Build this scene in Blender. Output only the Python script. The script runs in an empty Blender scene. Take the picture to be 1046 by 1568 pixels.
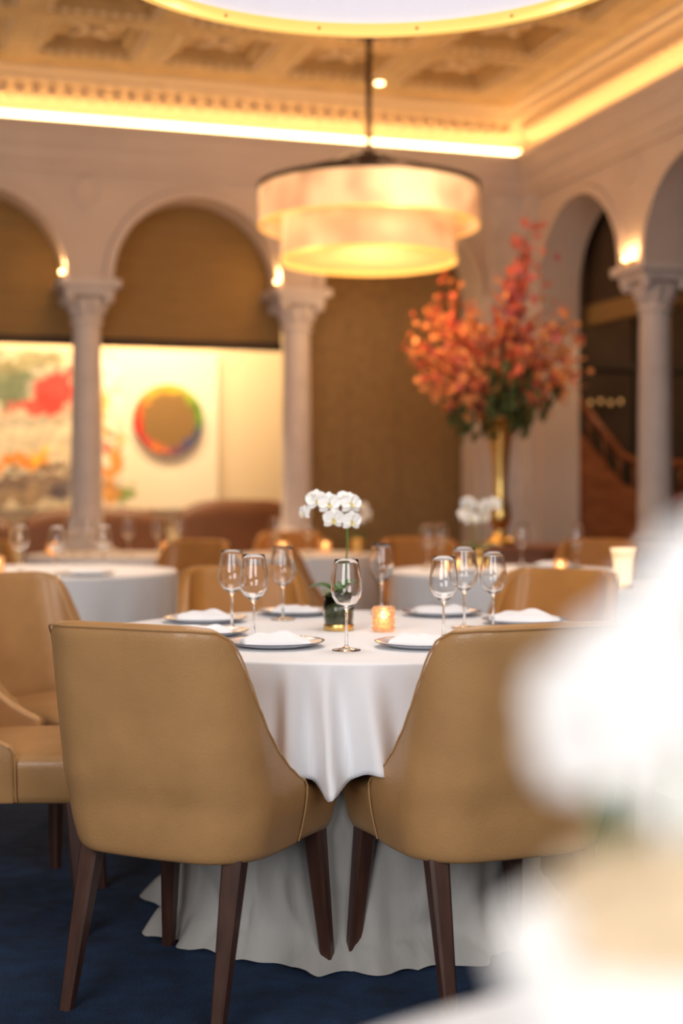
import bpy, math, random
from mathutils import Vector, Matrix, noise
random.seed(7)
S=bpy.context.scene
COL=S.collection
pi=math.pi
# ------------------------------------------------------------ materials
def mat(name,col,rough=0.5,metal=0.0,emit=None,es=0.0,trans=0.0,ior=1.45,bump=0.0,bscale=50.0,var=0.0,vscale=5.0,sheen=0.0,coat=0.0,sss=0.0,stretch=None,alpha=None):
    m=bpy.data.materials.new(name); m.use_nodes=True
    nt=m.node_tree; b=nt.nodes['Principled BSDF']
    b.inputs['Base Color'].default_value=(*col,1)
    b.inputs['Roughness'].default_value=rough
    b.inputs['Metallic'].default_value=metal
    b.inputs['Transmission Weight'].default_value=trans
    b.inputs['IOR'].default_value=ior
    b.inputs['Sheen Weight'].default_value=sheen
    b.inputs['Coat Weight'].default_value=coat
    if sss>0:
        b.inputs['Subsurface Weight'].default_value=sss
        b.inputs['Subsurface Radius'].default_value=(0.02,0.02,0.02)
    if emit:
        b.inputs['Emission Color'].default_value=(*emit,1)
        b.inputs['Emission Strength'].default_value=es
    tc=nt.nodes.new('ShaderNodeTexCoord')
    src=tc.outputs['Object']
    if stretch:
        mp=nt.nodes.new('ShaderNodeMapping'); mp.inputs['Scale'].default_value=stretch
        nt.links.new(src,mp.inputs['Vector']); src=mp.outputs['Vector']
    if var>0:
        n=nt.nodes.new('ShaderNodeTexNoise'); n.inputs['Scale'].default_value=vscale; n.inputs['Detail'].default_value=4
        nt.links.new(src,n.inputs['Vector'])
        r=nt.nodes.new('ShaderNodeValToRGB')
        r.color_ramp.elements[0].position=0.3; r.color_ramp.elements[1].position=0.7
        r.color_ramp.elements[0].color=(*[max(0,c*(1-var)) for c in col],1)
        r.color_ramp.elements[1].color=(*[min(1,c*(1+var)) for c in col],1)
        nt.links.new(n.outputs['Fac'],r.inputs['Fac']); nt.links.new(r.outputs['Color'],b.inputs['Base Color'])
    if bump>0:
        n=nt.nodes.new('ShaderNodeTexNoise'); n.inputs['Scale'].default_value=bscale; n.inputs['Detail'].default_value=5
        nt.links.new(src,n.inputs['Vector'])
        bp=nt.nodes.new('ShaderNodeBump'); bp.inputs['Strength'].default_value=bump; bp.inputs['Distance'].default_value=0.01
        nt.links.new(n.outputs['Fac'],bp.inputs['Height']); nt.links.new(bp.outputs['Normal'],b.inputs['Normal'])
    return m
M={}
M['leather']=mat('tan_leather',(0.455,0.245,0.096),0.40,bump=0.14,bscale=200,var=0.10,vscale=7,coat=0.12)
M['leather_amber']=mat('amber_leather',(0.46,0.205,0.05),0.42,bump=0.1,bscale=200,var=0.12,vscale=7,coat=0.1)
M['welt']=mat('leather_welt',(0.48,0.265,0.11),0.4)
M['walnut']=mat('dark_walnut',(0.055,0.022,0.014),0.38,var=0.3,vscale=8,stretch=(6,6,0.6),coat=0.2)
M['cloth']=mat('white_linen',(0.86,0.86,0.88),0.85,bump=0.06,bscale=260,sheen=0.2)
M['shaded_skirt']=mat('linen_underlay_shaded',(0.38,0.365,0.34),0.9,bump=0.5,bscale=20,stretch=(1,1,0.45))  # greyed linen: shadow under the table is put into its colour
M['carpet']=mat('navy_carpet',(0.006,0.028,0.080),0.95,bump=0.8,bscale=160,var=0.4,vscale=14)
M['wall']=mat('plaster_wall',(0.60,0.495,0.43),0.8,var=0.04,vscale=3,bump=0.05,bscale=20)
M['stone']=mat('limestone_column',(0.60,0.53,0.50),0.6,var=0.08,vscale=7,bump=0.1,bscale=30)
M['crown']=mat('crown_plaster',(0.72,0.55,0.35),0.6,bump=0.9,bscale=14)
M['ceil']=mat('gilded_ceiling',(0.44,0.265,0.10),0.55,var=0.3,vscale=9,bump=0.8,bscale=12)
M['ceil2']=mat('gilded_ceiling_beam',(0.46,0.29,0.115),0.5,var=0.14,vscale=6,bump=0.5,bscale=18)
M['cove']=mat('cove_led',(1,0.8,0.5),0.5,emit=(1,0.66,0.29),es=11)
M['shade']=mat('woven_roman_shade',(0.27,0.16,0.055),0.8,bump=0.3,bscale=60,var=0.12,vscale=12,stretch=(0.3,0.3,6))
M['shadeband']=mat('shade_hem_band',(0.05,0.035,0.025),0.8)
M['panel']=mat('brown_grasscloth',(0.25,0.15,0.058),0.7,var=0.14,vscale=5,stretch=(3,3,3),bump=0.2,bscale=60)
M['cream']=mat('cream_wall',(0.82,0.66,0.42),0.8)
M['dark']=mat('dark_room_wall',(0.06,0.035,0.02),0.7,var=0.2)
M['redwood']=mat('mahogany',(0.32,0.11,0.04),0.35,var=0.3,vscale=6,stretch=(1,1,5))
M['banq']=mat('brown_banquette_leather',(0.13,0.045,0.015),0.45,var=0.1)
M['gold']=mat('brushed_gold',(0.75,0.50,0.17),0.28,metal=1.0)
M['bronze']=mat('dark_bronze',(0.05,0.03,0.02),0.4,metal=0.7)
M['glass']=mat('clear_glass',(1,1,1),0.0,trans=1.0,ior=1.45)
M['moss']=mat('moss',(0.05,0.06,0.012),0.95,bump=1.0,bscale=90,var=0.5,vscale=60)
M['drymoss']=mat('dry_tan_moss',(0.66,0.50,0.32),0.95,bump=1.0,bscale=90,var=0.3,vscale=60)
M['porcelain']=mat('porcelain',(0.66,0.68,0.73),0.15,coat=0.5)
M['ceramic']=mat('white_ceramic',(0.82,0.80,0.77),0.5)
M['platerim']=mat('plate_rim_blue_grey',(0.12,0.14,0.19),0.2,coat=0.5)
M['petal']=mat('orchid_petal',(0.90,0.89,0.86),0.6,sss=0.15)
M['petal2']=mat('orchid_petal_soft',(0.80,0.775,0.75),0.7)
M['lip']=mat('orchid_lip',(0.75,0.62,0.15),0.6)
M['stem']=mat('orchid_stem',(0.10,0.20,0.03),0.5)
M['leaf']=mat('green_leaf',(0.035,0.14,0.02),0.35,var=0.3)
M['dleaf']=mat('dark_green_leaf',(0.07,0.09,0.02),0.6)
M['coral']=mat('coral_blossom',(0.78,0.17,0.08),0.6)
M['orange']=mat('orange_blossom',(0.88,0.36,0.12),0.6)
M['pink']=mat('pink_blossom',(0.66,0.16,0.15),0.6)
M['twig']=mat('twig_bark',(0.10,0.05,0.03),0.8)
M['wax']=mat('candle_wax',(0.9,0.75,0.5),0.5,emit=(1,0.45,0.14),es=1.2)
M['dimbulb']=mat('dim_bulb',(0.9,0.6,0.3),0.5,emit=(1,0.5,0.16),es=0.6)
M['flame']=mat('candle_flame',(1,0.7,0.3),0.5,emit=(1,0.62,0.25),es=25)
M['votive']=mat('votive_glass',(1.0,0.80,0.60),0.12,trans=0.9,ior=1.3,emit=(1,0.42,0.15),es=0.12,bump=1.0,bscale=70)
M['bulb']=mat('uplight_lens',(1,0.8,0.5),0.5,emit=(1,0.66,0.30),es=14)
M['lampshade']=mat('frosted_lamp',(1,0.9,0.7),0.5,emit=(1,0.62,0.28),es=0.95)

def shade_mat(name,base,hot,s0,s1,pleat=70):
    m=mat(name,(0.5,0.38,0.26),0.8)
    nt=m.node_tree;b=nt.nodes['Principled BSDF']
    tc=nt.nodes.new('ShaderNodeTexCoord'); n=nt.nodes.new('ShaderNodeTexNoise'); n.inputs['Scale'].default_value=4.2
    n.inputs['Detail'].default_value=1
    nt.links.new(tc.outputs['Object'],n.inputs['Vector'])
    r=nt.nodes.new('ShaderNodeValToRGB'); r.color_ramp.elements[0].position=0.35;r.color_ramp.elements[1].position=0.7
    r.color_ramp.elements[0].color=(*base,1); r.color_ramp.elements[1].color=(*hot,1)
    nt.links.new(n.outputs['Fac'],r.inputs['Fac']); nt.links.new(r.outputs['Color'],b.inputs['Emission Color'])
    mr=nt.nodes.new('ShaderNodeMapRange'); mr.inputs['To Min'].default_value=s0; mr.inputs['To Max'].default_value=s1
    mr.inputs['From Min'].default_value=0.35; mr.inputs['From Max'].default_value=0.7
    nt.links.new(n.outputs['Fac'],mr.inputs['Value']); nt.links.new(mr.outputs['Result'],b.inputs['Emission Strength'])
    return m
M['silk']=shade_mat('lit_silk_shade',(1,0.36,0.12),(1,0.54,0.23),0.44,0.98)
M['silk2']=shade_mat('lit_silk_shade_lower',(1,0.36,0.11),(1,0.52,0.20),0.54,1.05)
M['diff']=mat('lit_diffuser',(0.6,0.4,0.2),0.6,emit=(1,0.38,0.09),es=0.95)
M['topdiff']=mat('shade_top_panel',(0.5,0.35,0.2),0.7,emit=(1,0.5,0.2),es=0.3)
M['whitesilk']=mat('white_pleated_shade',(0.7,0.7,0.75),0.8,emit=(0.92,0.85,0.90),es=0.42)
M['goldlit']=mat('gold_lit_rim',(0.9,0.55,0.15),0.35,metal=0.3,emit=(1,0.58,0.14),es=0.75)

# ------------------------------------------------------------ helpers
def mk(name,v,f,m,smooth=True,parent=None,mats=None,mi=None):
    me=bpy.data.meshes.new(name); me.from_pydata([tuple(p) for p in v],[],f); me.update()
    if mats:
        for x in mats: me.materials.append(x)
        for p,i in zip(me.polygons,mi): p.material_index=i
    else: me.materials.append(m)
    if smooth:
        for p in me.polygons: p.use_smooth=True
    o=bpy.data.objects.new(name,me); COL.objects.link(o)
    if parent: o.parent=parent
    return o
def link(name,me,parent=None,mods=None):
    o=bpy.data.objects.new(name,me); COL.objects.link(o)
    if parent:o.parent=parent
    return o
def empty(name,loc=(0,0,0),rz=0,scale=1):
    e=bpy.data.objects.new(name,None); e.empty_display_size=0.1; COL.objects.link(e)
    e.location=loc; e.rotation_euler=(0,0,rz); e.scale=(scale,)*3
    return e
def lathe(prof,n=48,cap=False):
    v=[];f=[];k=len(prof)
    for i in range(n):
        a=2*pi*i/n;c,s=math.cos(a),math.sin(a)
        for r,z in prof: v.append((r*c,r*s,z))
    for i in range(n):
        j=(i+1)%n
        for q in range(k-1):
            f.append((i*k+q,j*k+q,j*k+q+1,i*k+q+1))
    if cap:
        f.append(tuple(i*k for i in range(n))[::-1]); f.append(tuple(i*k+k-1 for i in range(n)))
    return v,f
def boxg(x0,x1,y0,y1,z0,z1):
    v=[(x0,y0,z0),(x1,y0,z0),(x1,y1,z0),(x0,y1,z0),(x0,y0,z1),(x1,y0,z1),(x1,y1,z1),(x0,y1,z1)]
    f=[(0,3,2,1),(4,5,6,7),(0,1,5,4),(1,2,6,5),(2,3,7,6),(3,0,4,7)]
    return v,f
def join(parts):
    V=[];F=[]
    for v,f in parts:
        o=len(V); V+=list(v); F+=[tuple(i+o for i in q) for q in f]
    return V,F
def xf(g,mtx):
    v,f=g; return [mtx@Vector(p) for p in v],f
def bevel(o,w,seg=2,angle=0.6):
    b=o.modifiers.new('bevel','BEVEL'); b.width=w;b.segments=seg;b.limit_method='ANGLE';b.angle_limit=angle
    return o
def tube(pts,rad,n=8,closed=False):
    pts=[Vector(p) for p in pts];N=len(pts)
    v=[];f=[]
    up=Vector((0,0,1))
    for i,p in enumerate(pts):
        if closed: t=(pts[(i+1)%N]-pts[i-1])
        else: t=pts[min(i+1,N-1)]-pts[max(i-1,0)]
        t.normalize()
        a=t.cross(up)
        if a.length<0.05: a=t.cross(Vector((0,1,0)))
        a.normalize(); b=t.cross(a)
        r=rad[i] if isinstance(rad,(list,tuple)) else rad
        for k in range(n):
            th=2*pi*k/n
            v.append(p+a*r*math.cos(th)+b*r*math.sin(th))
    R=N if closed else N-1
    for i in range(R):
        j=(i+1)%N
        for k in range(n):
            l=(k+1)%n
            f.append((i*n+k,i*n+l,j*n+l,j*n+k))
    if not closed:
        f.append(tuple(range(n))[::-1]); f.append(tuple((N-1)*n+k for k in range(n)))
    return v,f
def interp(keys,x):
    if x<=keys[0][0]: return keys[0][1]
    for (a,b),(c,d) in zip(keys,keys[1:]):
        if x<=c:
            t=(x-a)/(c-a); t2=t*t*(3-2*t); t=0.5*t+0.5*t2
            return b+(d-b)*t
    return keys[-1][1]

# ------------------------------------------------------------ camera
CAMH=1.14
cd=bpy.data.cameras.new('camera'); cam=bpy.data.objects.new('camera',cd); COL.objects.link(cam)
cam.location=(0,0,CAMH); cam.rotation_euler=(pi/2,0,0)
cd.lens=50; cd.sensor_fit='VERTICAL'; cd.sensor_height=36; cd.sensor_width=24
cd.shift_y=-35/1600
cd.clip_start=0.05
cd.dof.use_dof=True; cd.dof.focus_distance=3.25; cd.dof.aperture_fstop=1.5
S.camera=cam
try:
    S.view_settings.view_transform='Standard'
    S.view_settings.look='None'
except Exception as e: print(e)

# ------------------------------------------------------------ building frame
ANG=math.radians(17.6)
C=Vector((1.265,10.3,0))
B=Matrix.Translation(C)@Matrix.Rotation(ANG,4,'Z')
def place(o): o.matrix_world=B; return o
WF=0.12; WT=0.30
R=0.585; SPR=2.55; TOP=3.56
cols_back=[1.576,3.052,4.528,6.004]
cols_right=[1.49,2.966,4.442,5.918]
def arcade(name,start,centers,end,flip):
    prof=[(start,0)]
    for c in centers:
        prof.append((c-R,0 if c==centers[0] else SPR))
        n=28
        if c==centers[0]: prof.append((c-R,SPR))
        for i in range(n+1):
            a=pi-pi*i/n
            prof.append((c+R*math.cos(a),SPR+R*math.sin(a)))
    prof.append((end,SPR))
    v=[];f=[]
    for t,z in prof:
        v+=[(t,0,z),(t,0,TOP),(t,1,z),(t,1,TOP)]
    for i in range(len(prof)-1):
        a=4*i;b=a+4
        f+=[(a,b,b+1,a+1),(a+2,a+3,b+3,b+2),(a,a+2,b+2,b),(a+1,b+1,b+3,a+3)]
    f.append((0,1,3,2))
    out=[]
    for t,k,z in v:
        d=WF+k*WT
        out.append((-t,d,z) if not flip else (d,-t,z))
    o=mk(name,out,f,M['wall'],smooth=False)
    return place(o)
cb=[0.838+1.476*i for i in range(4)]
cr=[0.752+1.476*i for i in range(4)]
arcade('wall_back',-WF-WT,cb,6.3,False)
arcade('wall_right',-WF-WT,cr,7.0,True)
tn=0
def archring(c,flip):
    global tn
    tn+=1
    V=[];n=32
    for i in range(n+1):
        a=pi-pi*i/n
        for rr,k in ((R-0.004,WF+0.01),(R-0.004,WF-0.025),(R+0.05,WF-0.025),(R+0.07,WF+0.01)):
            t=c+rr*math.cos(a); z=SPR+rr*math.sin(a)
            V.append((-t,k,z) if not flip else (k,-t,z))
    F=[]
    for i in range(n):
        for q in range(3): F.append((i*4+q,i*4+q+1,(i+1)*4+q+1,(i+1)*4+q))
    place(mk('trim_%d'%tn,V,F,M['wall'],smooth=False))
for c in cb[:3]: archring(c,False)
for c in cr[:3]: archring(c,True)
for t,fl in ((3.052,False),(1.576,False),(1.49,True)):
    g=lathe([(0.0,0.006),(0.07,0.006),(0.085,0.012),(0.105,0.012),(0.115,0.0)],40)
    v=[]
    for x,y,z in g[0]:
        v.append((-t+x,WF-z,3.13+y) if not fl else (WF-z,-t+x,3.13+y))
    o=place(mk('wall_medallion',v,g[1],M['wall']))
g=join([boxg(-0.16,WF+0.02,WF-0.035,WF+0.02,0,3.28),boxg(WF-0.035,WF+0.02,-0.10,WF+0.02,0,3.28),
        boxg(-0.19,WF+0.02,WF-0.06,WF+0.02,2.45,2.55),boxg(-0.19,WF+0.02,WF-0.07,WF+0.02,0,0.35),boxg(-0.12,-0.02,WF-0.05,WF,0.5,2.35)])
place(mk('trim_pilaster',g[0],g[1],M['stone'],smooth=False))
def sweep(name,prof,m,L=7.5,L2=8.5,smooth=False):
    v=[];f=[];k=len(prof)
    for o,z in prof:v.append((-L,-o,z))
    for o,z in prof:v.append((-o,-o,z))
    for o,z in prof:v.append((-o,-L2,z))
    for s in range(2):
        for q in range(k-1):
            f.append((s*k+q,(s+1)*k+q,(s+1)*k+q+1,s*k+q+1))
    return place(mk(name,v,f,m,smooth=smooth))
sweep('trim_lower_crown',[(-.125,3.25),(-.09,3.25),(-.09,3.30),(-.07,3.31),(-.065,3.35),(-.05,3.39),(-.02,3.42),(-.02,3.44),(.0,3.47),(.0,3.49),(.03,3.51),(.03,3.555),(.0,3.56),(-.22,3.56)],M['wall'])
sweep('trim_upper_crown',[(-.22,3.56),(-.22,3.63),(-.20,3.66),(-.20,3.69),(-.15,3.70),(-.12,3.75),(-.05,3.79),(.04,3.81),(.04,3.84),(.10,3.85),(.13,3.91)],M['crown'])
g=tube([(-7.5,0.10,3.60),(-3,0.10,3.6),(0.09,0.10,3.6)],0.022,10); g2=tube([(0.10,0.09,3.6),(0.10,-4,3.6),(0.10,-8.5,3.60)],0.022,10)
g=join([g,g2])
place(mk('cove_light_strip',g[0],g[1],M['cove']))
parts=[]
for i in range(70):
    x=-0.05-i*0.105
    parts.append(boxg(x-0.03,x+0.03,0.02,0.14,3.715,3.775))
    parts.append(boxg(0.02,0.14,x-0.03,x+0.03,3.715,3.775))
g=join(parts); place(bevel(mk('trim_dentils',g[0],g[1],M['crown'],smooth=False),.012))
g=boxg(-8.5,0.5,-10.2,0.5,3.955,4.05)
place(mk('ceiling',g[0],g[1],M['ceil'],smooth=False))
parts=[]
sp=0.80
for i in range(11):
    x=-0.35-i*sp
    parts.append(boxg(x-0.09,x+0.09,-10.1,0.2,3.87,3.96))
for j in range(13):
    y=-0.30-j*sp
    parts.append(boxg(-8.4,0.2,y-0.09,y+0.09,3.872,3.961))
parts.append(boxg(-8.4,0.25,-0.21,0.25,3.874,3.959)); parts.append(boxg(-0.26,0.25,-10.1,0.2,3.875,3.959))
g=join(parts); place(bevel(mk('ceiling_beams',g[0],g[1],M['ceil2'],smooth=False),0.015))
parts=[]; beads=[]
for i in range(10):
    for j in range(12):
        x=-0.35-(i+.5)*sp; y=-0.30-(j+.5)*sp
        for (a,h0) in ((0.31,3.895),(0.265,3.92)):
            w=0.048
            parts+= [boxg(x-a,x+a,y-a,y-a+w,h0,3.957),boxg(x-a,x+a,y+a-w,y+a,h0,3.957),boxg(x-a,x-a+w,y-a+w,y+a-w,h0,3.957),boxg(x+a-w,x+a,y-a+w,y+a-w,h0,3.957)]
        # bead-and-reel blocks round the inner frame and a carved cross panel
        for k in range(9):
            p=-.29+k*.0725
            for s_ in (-1,1):
                beads.append(boxg(x+p-.02,x+p+.02,y+s_*.305-.014,y+s_*.305+.014,3.880,3.90))
                beads.append(boxg(x+s_*.305-.014,x+s_*.305+.014,y+p-.02,y+p+.02,3.881,3.901))
        for ang in (pi/4,-pi/4):
            beads.append(xf(boxg(-.16,.16,-.018,.018,-.012,.012),Matrix.Translation((x,y,3.946))@Matrix.Rotation(ang,4,'Z')))
g=join(parts); place(mk('ceiling_coffer_trim',g[0],g[1],M['ceil2'],smooth=False))
g=join(beads); place(mk('ceiling_carved_moulding',g[0],g[1],M['crown'],smooth=False))
g=boxg(-9,4,-13,4,-0.05,0); place(mk('floor',g[0],g[1],M['carpet'],smooth=False))
g=boxg(-7.5,0.6,1.95,2.05,0,3.6); place(mk('wall_alcove',g[0],g[1],M['cream'],smooth=False))
g=boxg(-7.5,3,0.42,2.05,3.45,3.55); place(mk('ceiling_alcove',g[0],g[1],M['ceil'],smooth=False))
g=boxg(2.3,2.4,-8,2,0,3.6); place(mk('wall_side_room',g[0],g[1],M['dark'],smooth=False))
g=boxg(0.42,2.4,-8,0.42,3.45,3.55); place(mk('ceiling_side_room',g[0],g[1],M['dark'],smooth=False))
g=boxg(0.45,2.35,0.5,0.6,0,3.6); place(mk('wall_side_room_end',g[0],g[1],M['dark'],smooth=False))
for i,c in enumerate(cb[1:3]):
    e=empty('roman_shade'); place(e)
    x0=-c-0.70;x1=-c+0.70
    V=[];F=[];n=40
    for k in range(n+1):
        z=2.19+(3.30-2.19)*k/n
        y=0.535+0.004*math.sin(k*1.4)
        V+=[(x0,y,z),(x1,y,z)]
        if k: F.append((2*k-2,2*k-1,2*k+1,2*k))
    mk('fabric',V,F,M['shade'],parent=e)
    g=boxg(x0,x1,0.52,0.545,2.14,2.20); mk('hem_bar',g[0],g[1],M['shadeband'],smooth=False,parent=e)
parts=[boxg(-1.56,.06,.54,.58,0,3.4)]
for k in range(4):
    x=-1.50+k*.39; parts.append(boxg(x+.008,x+.382,.532,.55,0,3.4))
g=join(parts); place(bevel(mk('wall_grasscloth_panels',g[0],g[1],M['panel'],smooth=False),.006))
for c in cr[:3]:
    e=empty('side_window_shade'); place(e)
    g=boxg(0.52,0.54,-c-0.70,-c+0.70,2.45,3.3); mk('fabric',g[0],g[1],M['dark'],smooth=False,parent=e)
    g=boxg(0.50,0.58,-c-0.70,-c+0.70,2.33,2.47); mk('rail',g[0],g[1],M['shade'],smooth=False,parent=e)
# mahogany staircase in the side room: panelled stringer, balusters and handrail
e=empty('mahogany_staircase'); place(e)
V=[(.45,.06,0),(2.3,.06,0),(2.3,.06,1.10),(1.05,.06,1.12),(.9,.06,1.18),(.45,.06,1.66)]
V2=[(x,y+.08,z) for x,y,z in V]; n=6
mk('stringer_panel',V+V2,[tuple(range(6)),tuple(range(11,5,-1))]+[(i,i+6,(i+1)%6+6,(i+1)%6) for i in range(6)],M['redwood'],smooth=False,parent=e)
P=[tube([(.45,.10,1.92),(.9,.10,1.40),(1.05,.10,1.34),(2.28,.10,1.32)],.032,10)]
for k in range(14):
    x=.50+k*.13
    zb=1.66-(x-.45)*1.07 if x<.9 else 1.11
    zt=1.92-(x-.45)*1.155 if x<.9 else 1.34
    P.append(tube([(x,.10,zb),(x,.10,zt)],.012,8))
g=join(P); mk('handrail_balusters',g[0],g[1],M['redwood'],parent=e)
V=[(1.2,-5,0),(1.2,-0.1,0),(1.2,-0.1,1.05),(1.2,-5,1.05)]
V2=[(x+0.06,y,z) for x,y,z in V]
place(mk('mahogany_wainscot',V+V2,[(3,2,1,0),(4,5,6,7),(2,3,7,6),(0,1,5,4),(1,2,6,5)],M['redwood'],smooth=False))
parts=[boxg(x-.03,x+.03,.44,.5,1.2,3.0) for x in (.75,1.25,1.75)]+[boxg(.5,2.3,.44,.5,z-.03,z+.03) for z in (2.1,2.95)]
g=join(parts); place(mk('window_1',g[0],g[1],M['shadeband'],smooth=False))
e=empty('wall_sconce'); place(e)
g=join([tube([(.80,.44,1.84),(.80,.40,1.80),(.93,.38,1.78),(1.06,.40,1.80),(1.06,.44,1.84)],.006,8)]); mk('arm',g[0],g[1],M['bronze'],parent=e)
P=[xf(lathe([(0,0),(.010,.005),(.013,.02),(.007,.036),(0,.04)],12),Matrix.Translation((.80+.086*k,.39,1.79+.012*(k%2)))) for k in range(4)]
g=join(P); mk('bulbs',g[0],g[1],M['dimbulb'],parent=e)

def column(lx,ly):
    e=empty('column'); e.matrix_world=B@Matrix.Translation((lx,ly,0))
    g=join([boxg(-.17,.17,-.17,.17,0,.70),boxg(-.20,.20,-.20,.20,0,.12),boxg(-.19,.19,-.19,.19,.68,.74)])
    bevel(mk('pedestal',g[0],g[1],M['stone'],smooth=False,parent=e),0.006)
    prof=[(0.0,.74),(.165,.74),(.17,.765),(.155,.79),(.135,.80),(.13,.815),(.145,.83),(.14,.85),(.12,.86),(.108,.88),(.106,1.2),(.102,1.7),(.094,2.22),(.094,2.25),(.112,2.26),(.112,2.28),(.097,2.29),(.097,2.33),(.112,2.37),(.145,2.42),(.16,2.43)]
    g=lathe(prof,40); mk('shaft',g[0],g[1],M['stone'],parent=e)
    parts=[]
    for k in range(8):
        a=2*pi*k/8+pi/8
        m=Matrix.Rotation(a,4,'Z')@Matrix.Translation((.115,0,2.36))@Matrix.Rotation(0.35,4,'Y')
        gv,gf=lathe([(0.0,-.07),(.028,-.05),(.034,0),(.03,.05),(0.0,.07)],10)
        gv=[(x*0.5,y,z) for x,y,z in gv]
        parts.append(xf((gv,gf),m))
    for k in range(4):
        a=pi/4+k*pi/2
        m=Matrix.Rotation(a,4,'Z')@Matrix.Translation((.18,0,2.42))@Matrix.Rotation(pi/2,4,'X')
        parts.append(xf(lathe([(0,-.03),(.03,-.03),(.034,0),(.03,.03),(0,.03)],14),m))
    g=join(parts); mk('capital_leaves',g[0],g[1],M['stone'],parent=e)
    g=join([boxg(-.165,.165,-.165,.165,2.44,2.49),boxg(-.205,.205,-.205,.205,2.49,2.548)])
    bevel(mk('abacus',g[0],g[1],M['stone'],smooth=False,parent=e),0.008)
    return e
for t in cols_back: column(-t,WF+WT/2)
for t in cols_right: column(WF+WT/2,-t)
def uplight(lx,ly,z,p=14):
    e=empty('uplight'); e.matrix_world=B@Matrix.Translation((lx,ly,z))
    g=lathe([(0,0),(.018,0),(.022,.02),(.021,.028),(0.016,.026)],20); mk('housing',g[0],g[1],M['gold'],parent=e)
    g=lathe([(0.017,.027),(.015,.040),(.008,.048),(0,.05)],20); mk('lens',g[0],g[1],M['bulb'],parent=e)
    l=bpy.data.lights.new('lamp','POINT'); l.energy=p; l.color=(1,.58,.24); l.shadow_soft_size=.02
    o=bpy.data.objects.new('lamp',l); COL.objects.link(o); o.parent=e; o.location=(0,0,.09)
uplight(-cols_back[1]-0.180,WF+0.02,2.549,2.2)
uplight(-cols_back[0]-0.180,WF+0.02,2.549,2.2)
uplight(WF-0.036,-cols_right[0]+.04,2.549,.9)
uplight(WF-0.036,-cols_right[0]-.06,2.549,.9)

# art
TL,TR,ZB,ZT=4.5,1.78,0.98,2.24
nx,nz=260,120
V=[];F=[];cols=[]
blobs=[
 (3.08,1.92,.17,.17,(.75,.015,.015)),(3.28,1.80,.20,.05,(.6,.04,.03)),(3.02,2.05,.08,.06,(.35,.03,.03)),(3.45,1.95,.16,.15,(.10,.14,.07)),(3.65,2.05,.3,.12,(.18,.20,.11)),
 (3.3,2.14,.30,.08,(.26,.24,.12)),(3.25,1.98,.06,.10,(.3,.28,.2)),(3.3,1.68,.4,.05,(.46,.40,.28)),(3.45,1.34,.35,.05,(.80,.26,.02)),(3.20,1.42,.16,.04,(.95,.52,.04)),(3.1,1.33,.12,.03,(.15,.08,.05)),(3.55,1.18,.4,.06,(.10,.07,.05)),(3.2,1.22,.25,.05,(.26,.17,.12)),
 (3.35,1.08,.35,.07,(.30,.20,.11)),(3.05,1.12,.15,.1,(.10,.08,.10)),(3.15,1.5,.2,.03,(.55,.45,.3)),(2.62,1.35,.07,.14,(.85,.28,.03)),(2.68,1.12,.12,.10,(.60,.26,.04)),(2.55,1.10,.06,.08,(.22,.34,.08)),(2.70,1.75,.05,.16,(.85,.50,.08)),
 (2.74,1.45,.05,.08,(.60,.08,.03)),(2.58,1.55,.05,.05,(.75,.5,.1)),(2.66,1.6,.03,.05,(.3,.1,.05)),(3.75,1.65,.25,.08,(.45,.40,.30)),(4.1,1.5,.3,.4,(.3,.25,.15))]
for j in range(nz+1):
    z=ZB+(ZT-ZB)*j/nz
    for i in range(nx+1):
        t=TL+(TR-TL)*i/nx
        V.append((-t,1.90,z))
        w=noise.noise(Vector((t*5,z*7,1)))*.11+noise.noise(Vector((t*16,z*24,5)))*.08
        w2=noise.noise(Vector((t*6,z*6,9)))*.11+noise.noise(Vector((t*20,z*18,3)))*.08
        c=Vector((.95,.84,.62))
        if t>2.8: c=Vector((.66,.56,.38))
        for bt,bz,rt,rz,bc in blobs:
            d=((t+w-bt)/rt)**2+((z+w2*0.7-bz+0.25*(t-bt)*0.6)/rz)**2
            k=max(0,min(1,(1.25-d)*2.0))
            c=c.lerp(Vector(bc),k*.92)
        s=noise.noise(Vector((t*3+z*9,z*34-t*6,2)))
        s2=noise.noise(Vector((t*13,z*9+t*8,7)))
        if t>2.55: c=c*(1+(.5 if z<1.5 else .3)*s+ .3*s2)
        cols.append((*[max(0,q) for q in c],1))
for j in range(nz):
    for i in range(nx):
        a=j*(nx+1)+i; F.append((a,a+1,a+nx+2,a+nx+1))
def attrmat(name):
    m=mat(name,(1,1,1),0.6); nt=m.node_tree; a=nt.nodes.new('ShaderNodeAttribute'); a.attribute_name='paint'
    nt.links.new(a.outputs['Color'],nt.nodes['Principled BSDF'].inputs['Base Color']); return m
M['paint']=attrmat('painted_canvas')
e=empty('abstract_painting'); place(e)
o=mk('canvas',V,F,M['paint'],smooth=False,parent=e)
ca=o.data.color_attributes.new('paint','FLOAT_COLOR','POINT')
for i,c in enumerate(cols): ca.data[i].color=c
g=boxg(-TL,-TR,1.905,1.945,ZB,ZT); mk('stretcher',g[0],g[1],M['cream'],smooth=False,parent=e)
BR=(.26,.15,.045)
V=[(0,0,0)];cols=[(*BR,1)];F=[];n=120
rings=[.08,.14,.175,.19,.205,.22,.235,.25,.265,.272,.28]
keys=[(0,(.12,.30,.03)),(30,(.16,.36,.03)),(60,(.45,.45,.04)),(95,(.85,.42,.03)),(130,(.55,.36,.05)),(165,(.75,.12,.03)),(195,(.7,.03,.02)),(225,(.55,.08,.06)),(250,(.70,.20,.04)),(280,(.25,.08,.12)),(310,(.08,.09,.22)),(340,(.08,.12,.16)),(360,(.12,.30,.03))]
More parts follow.
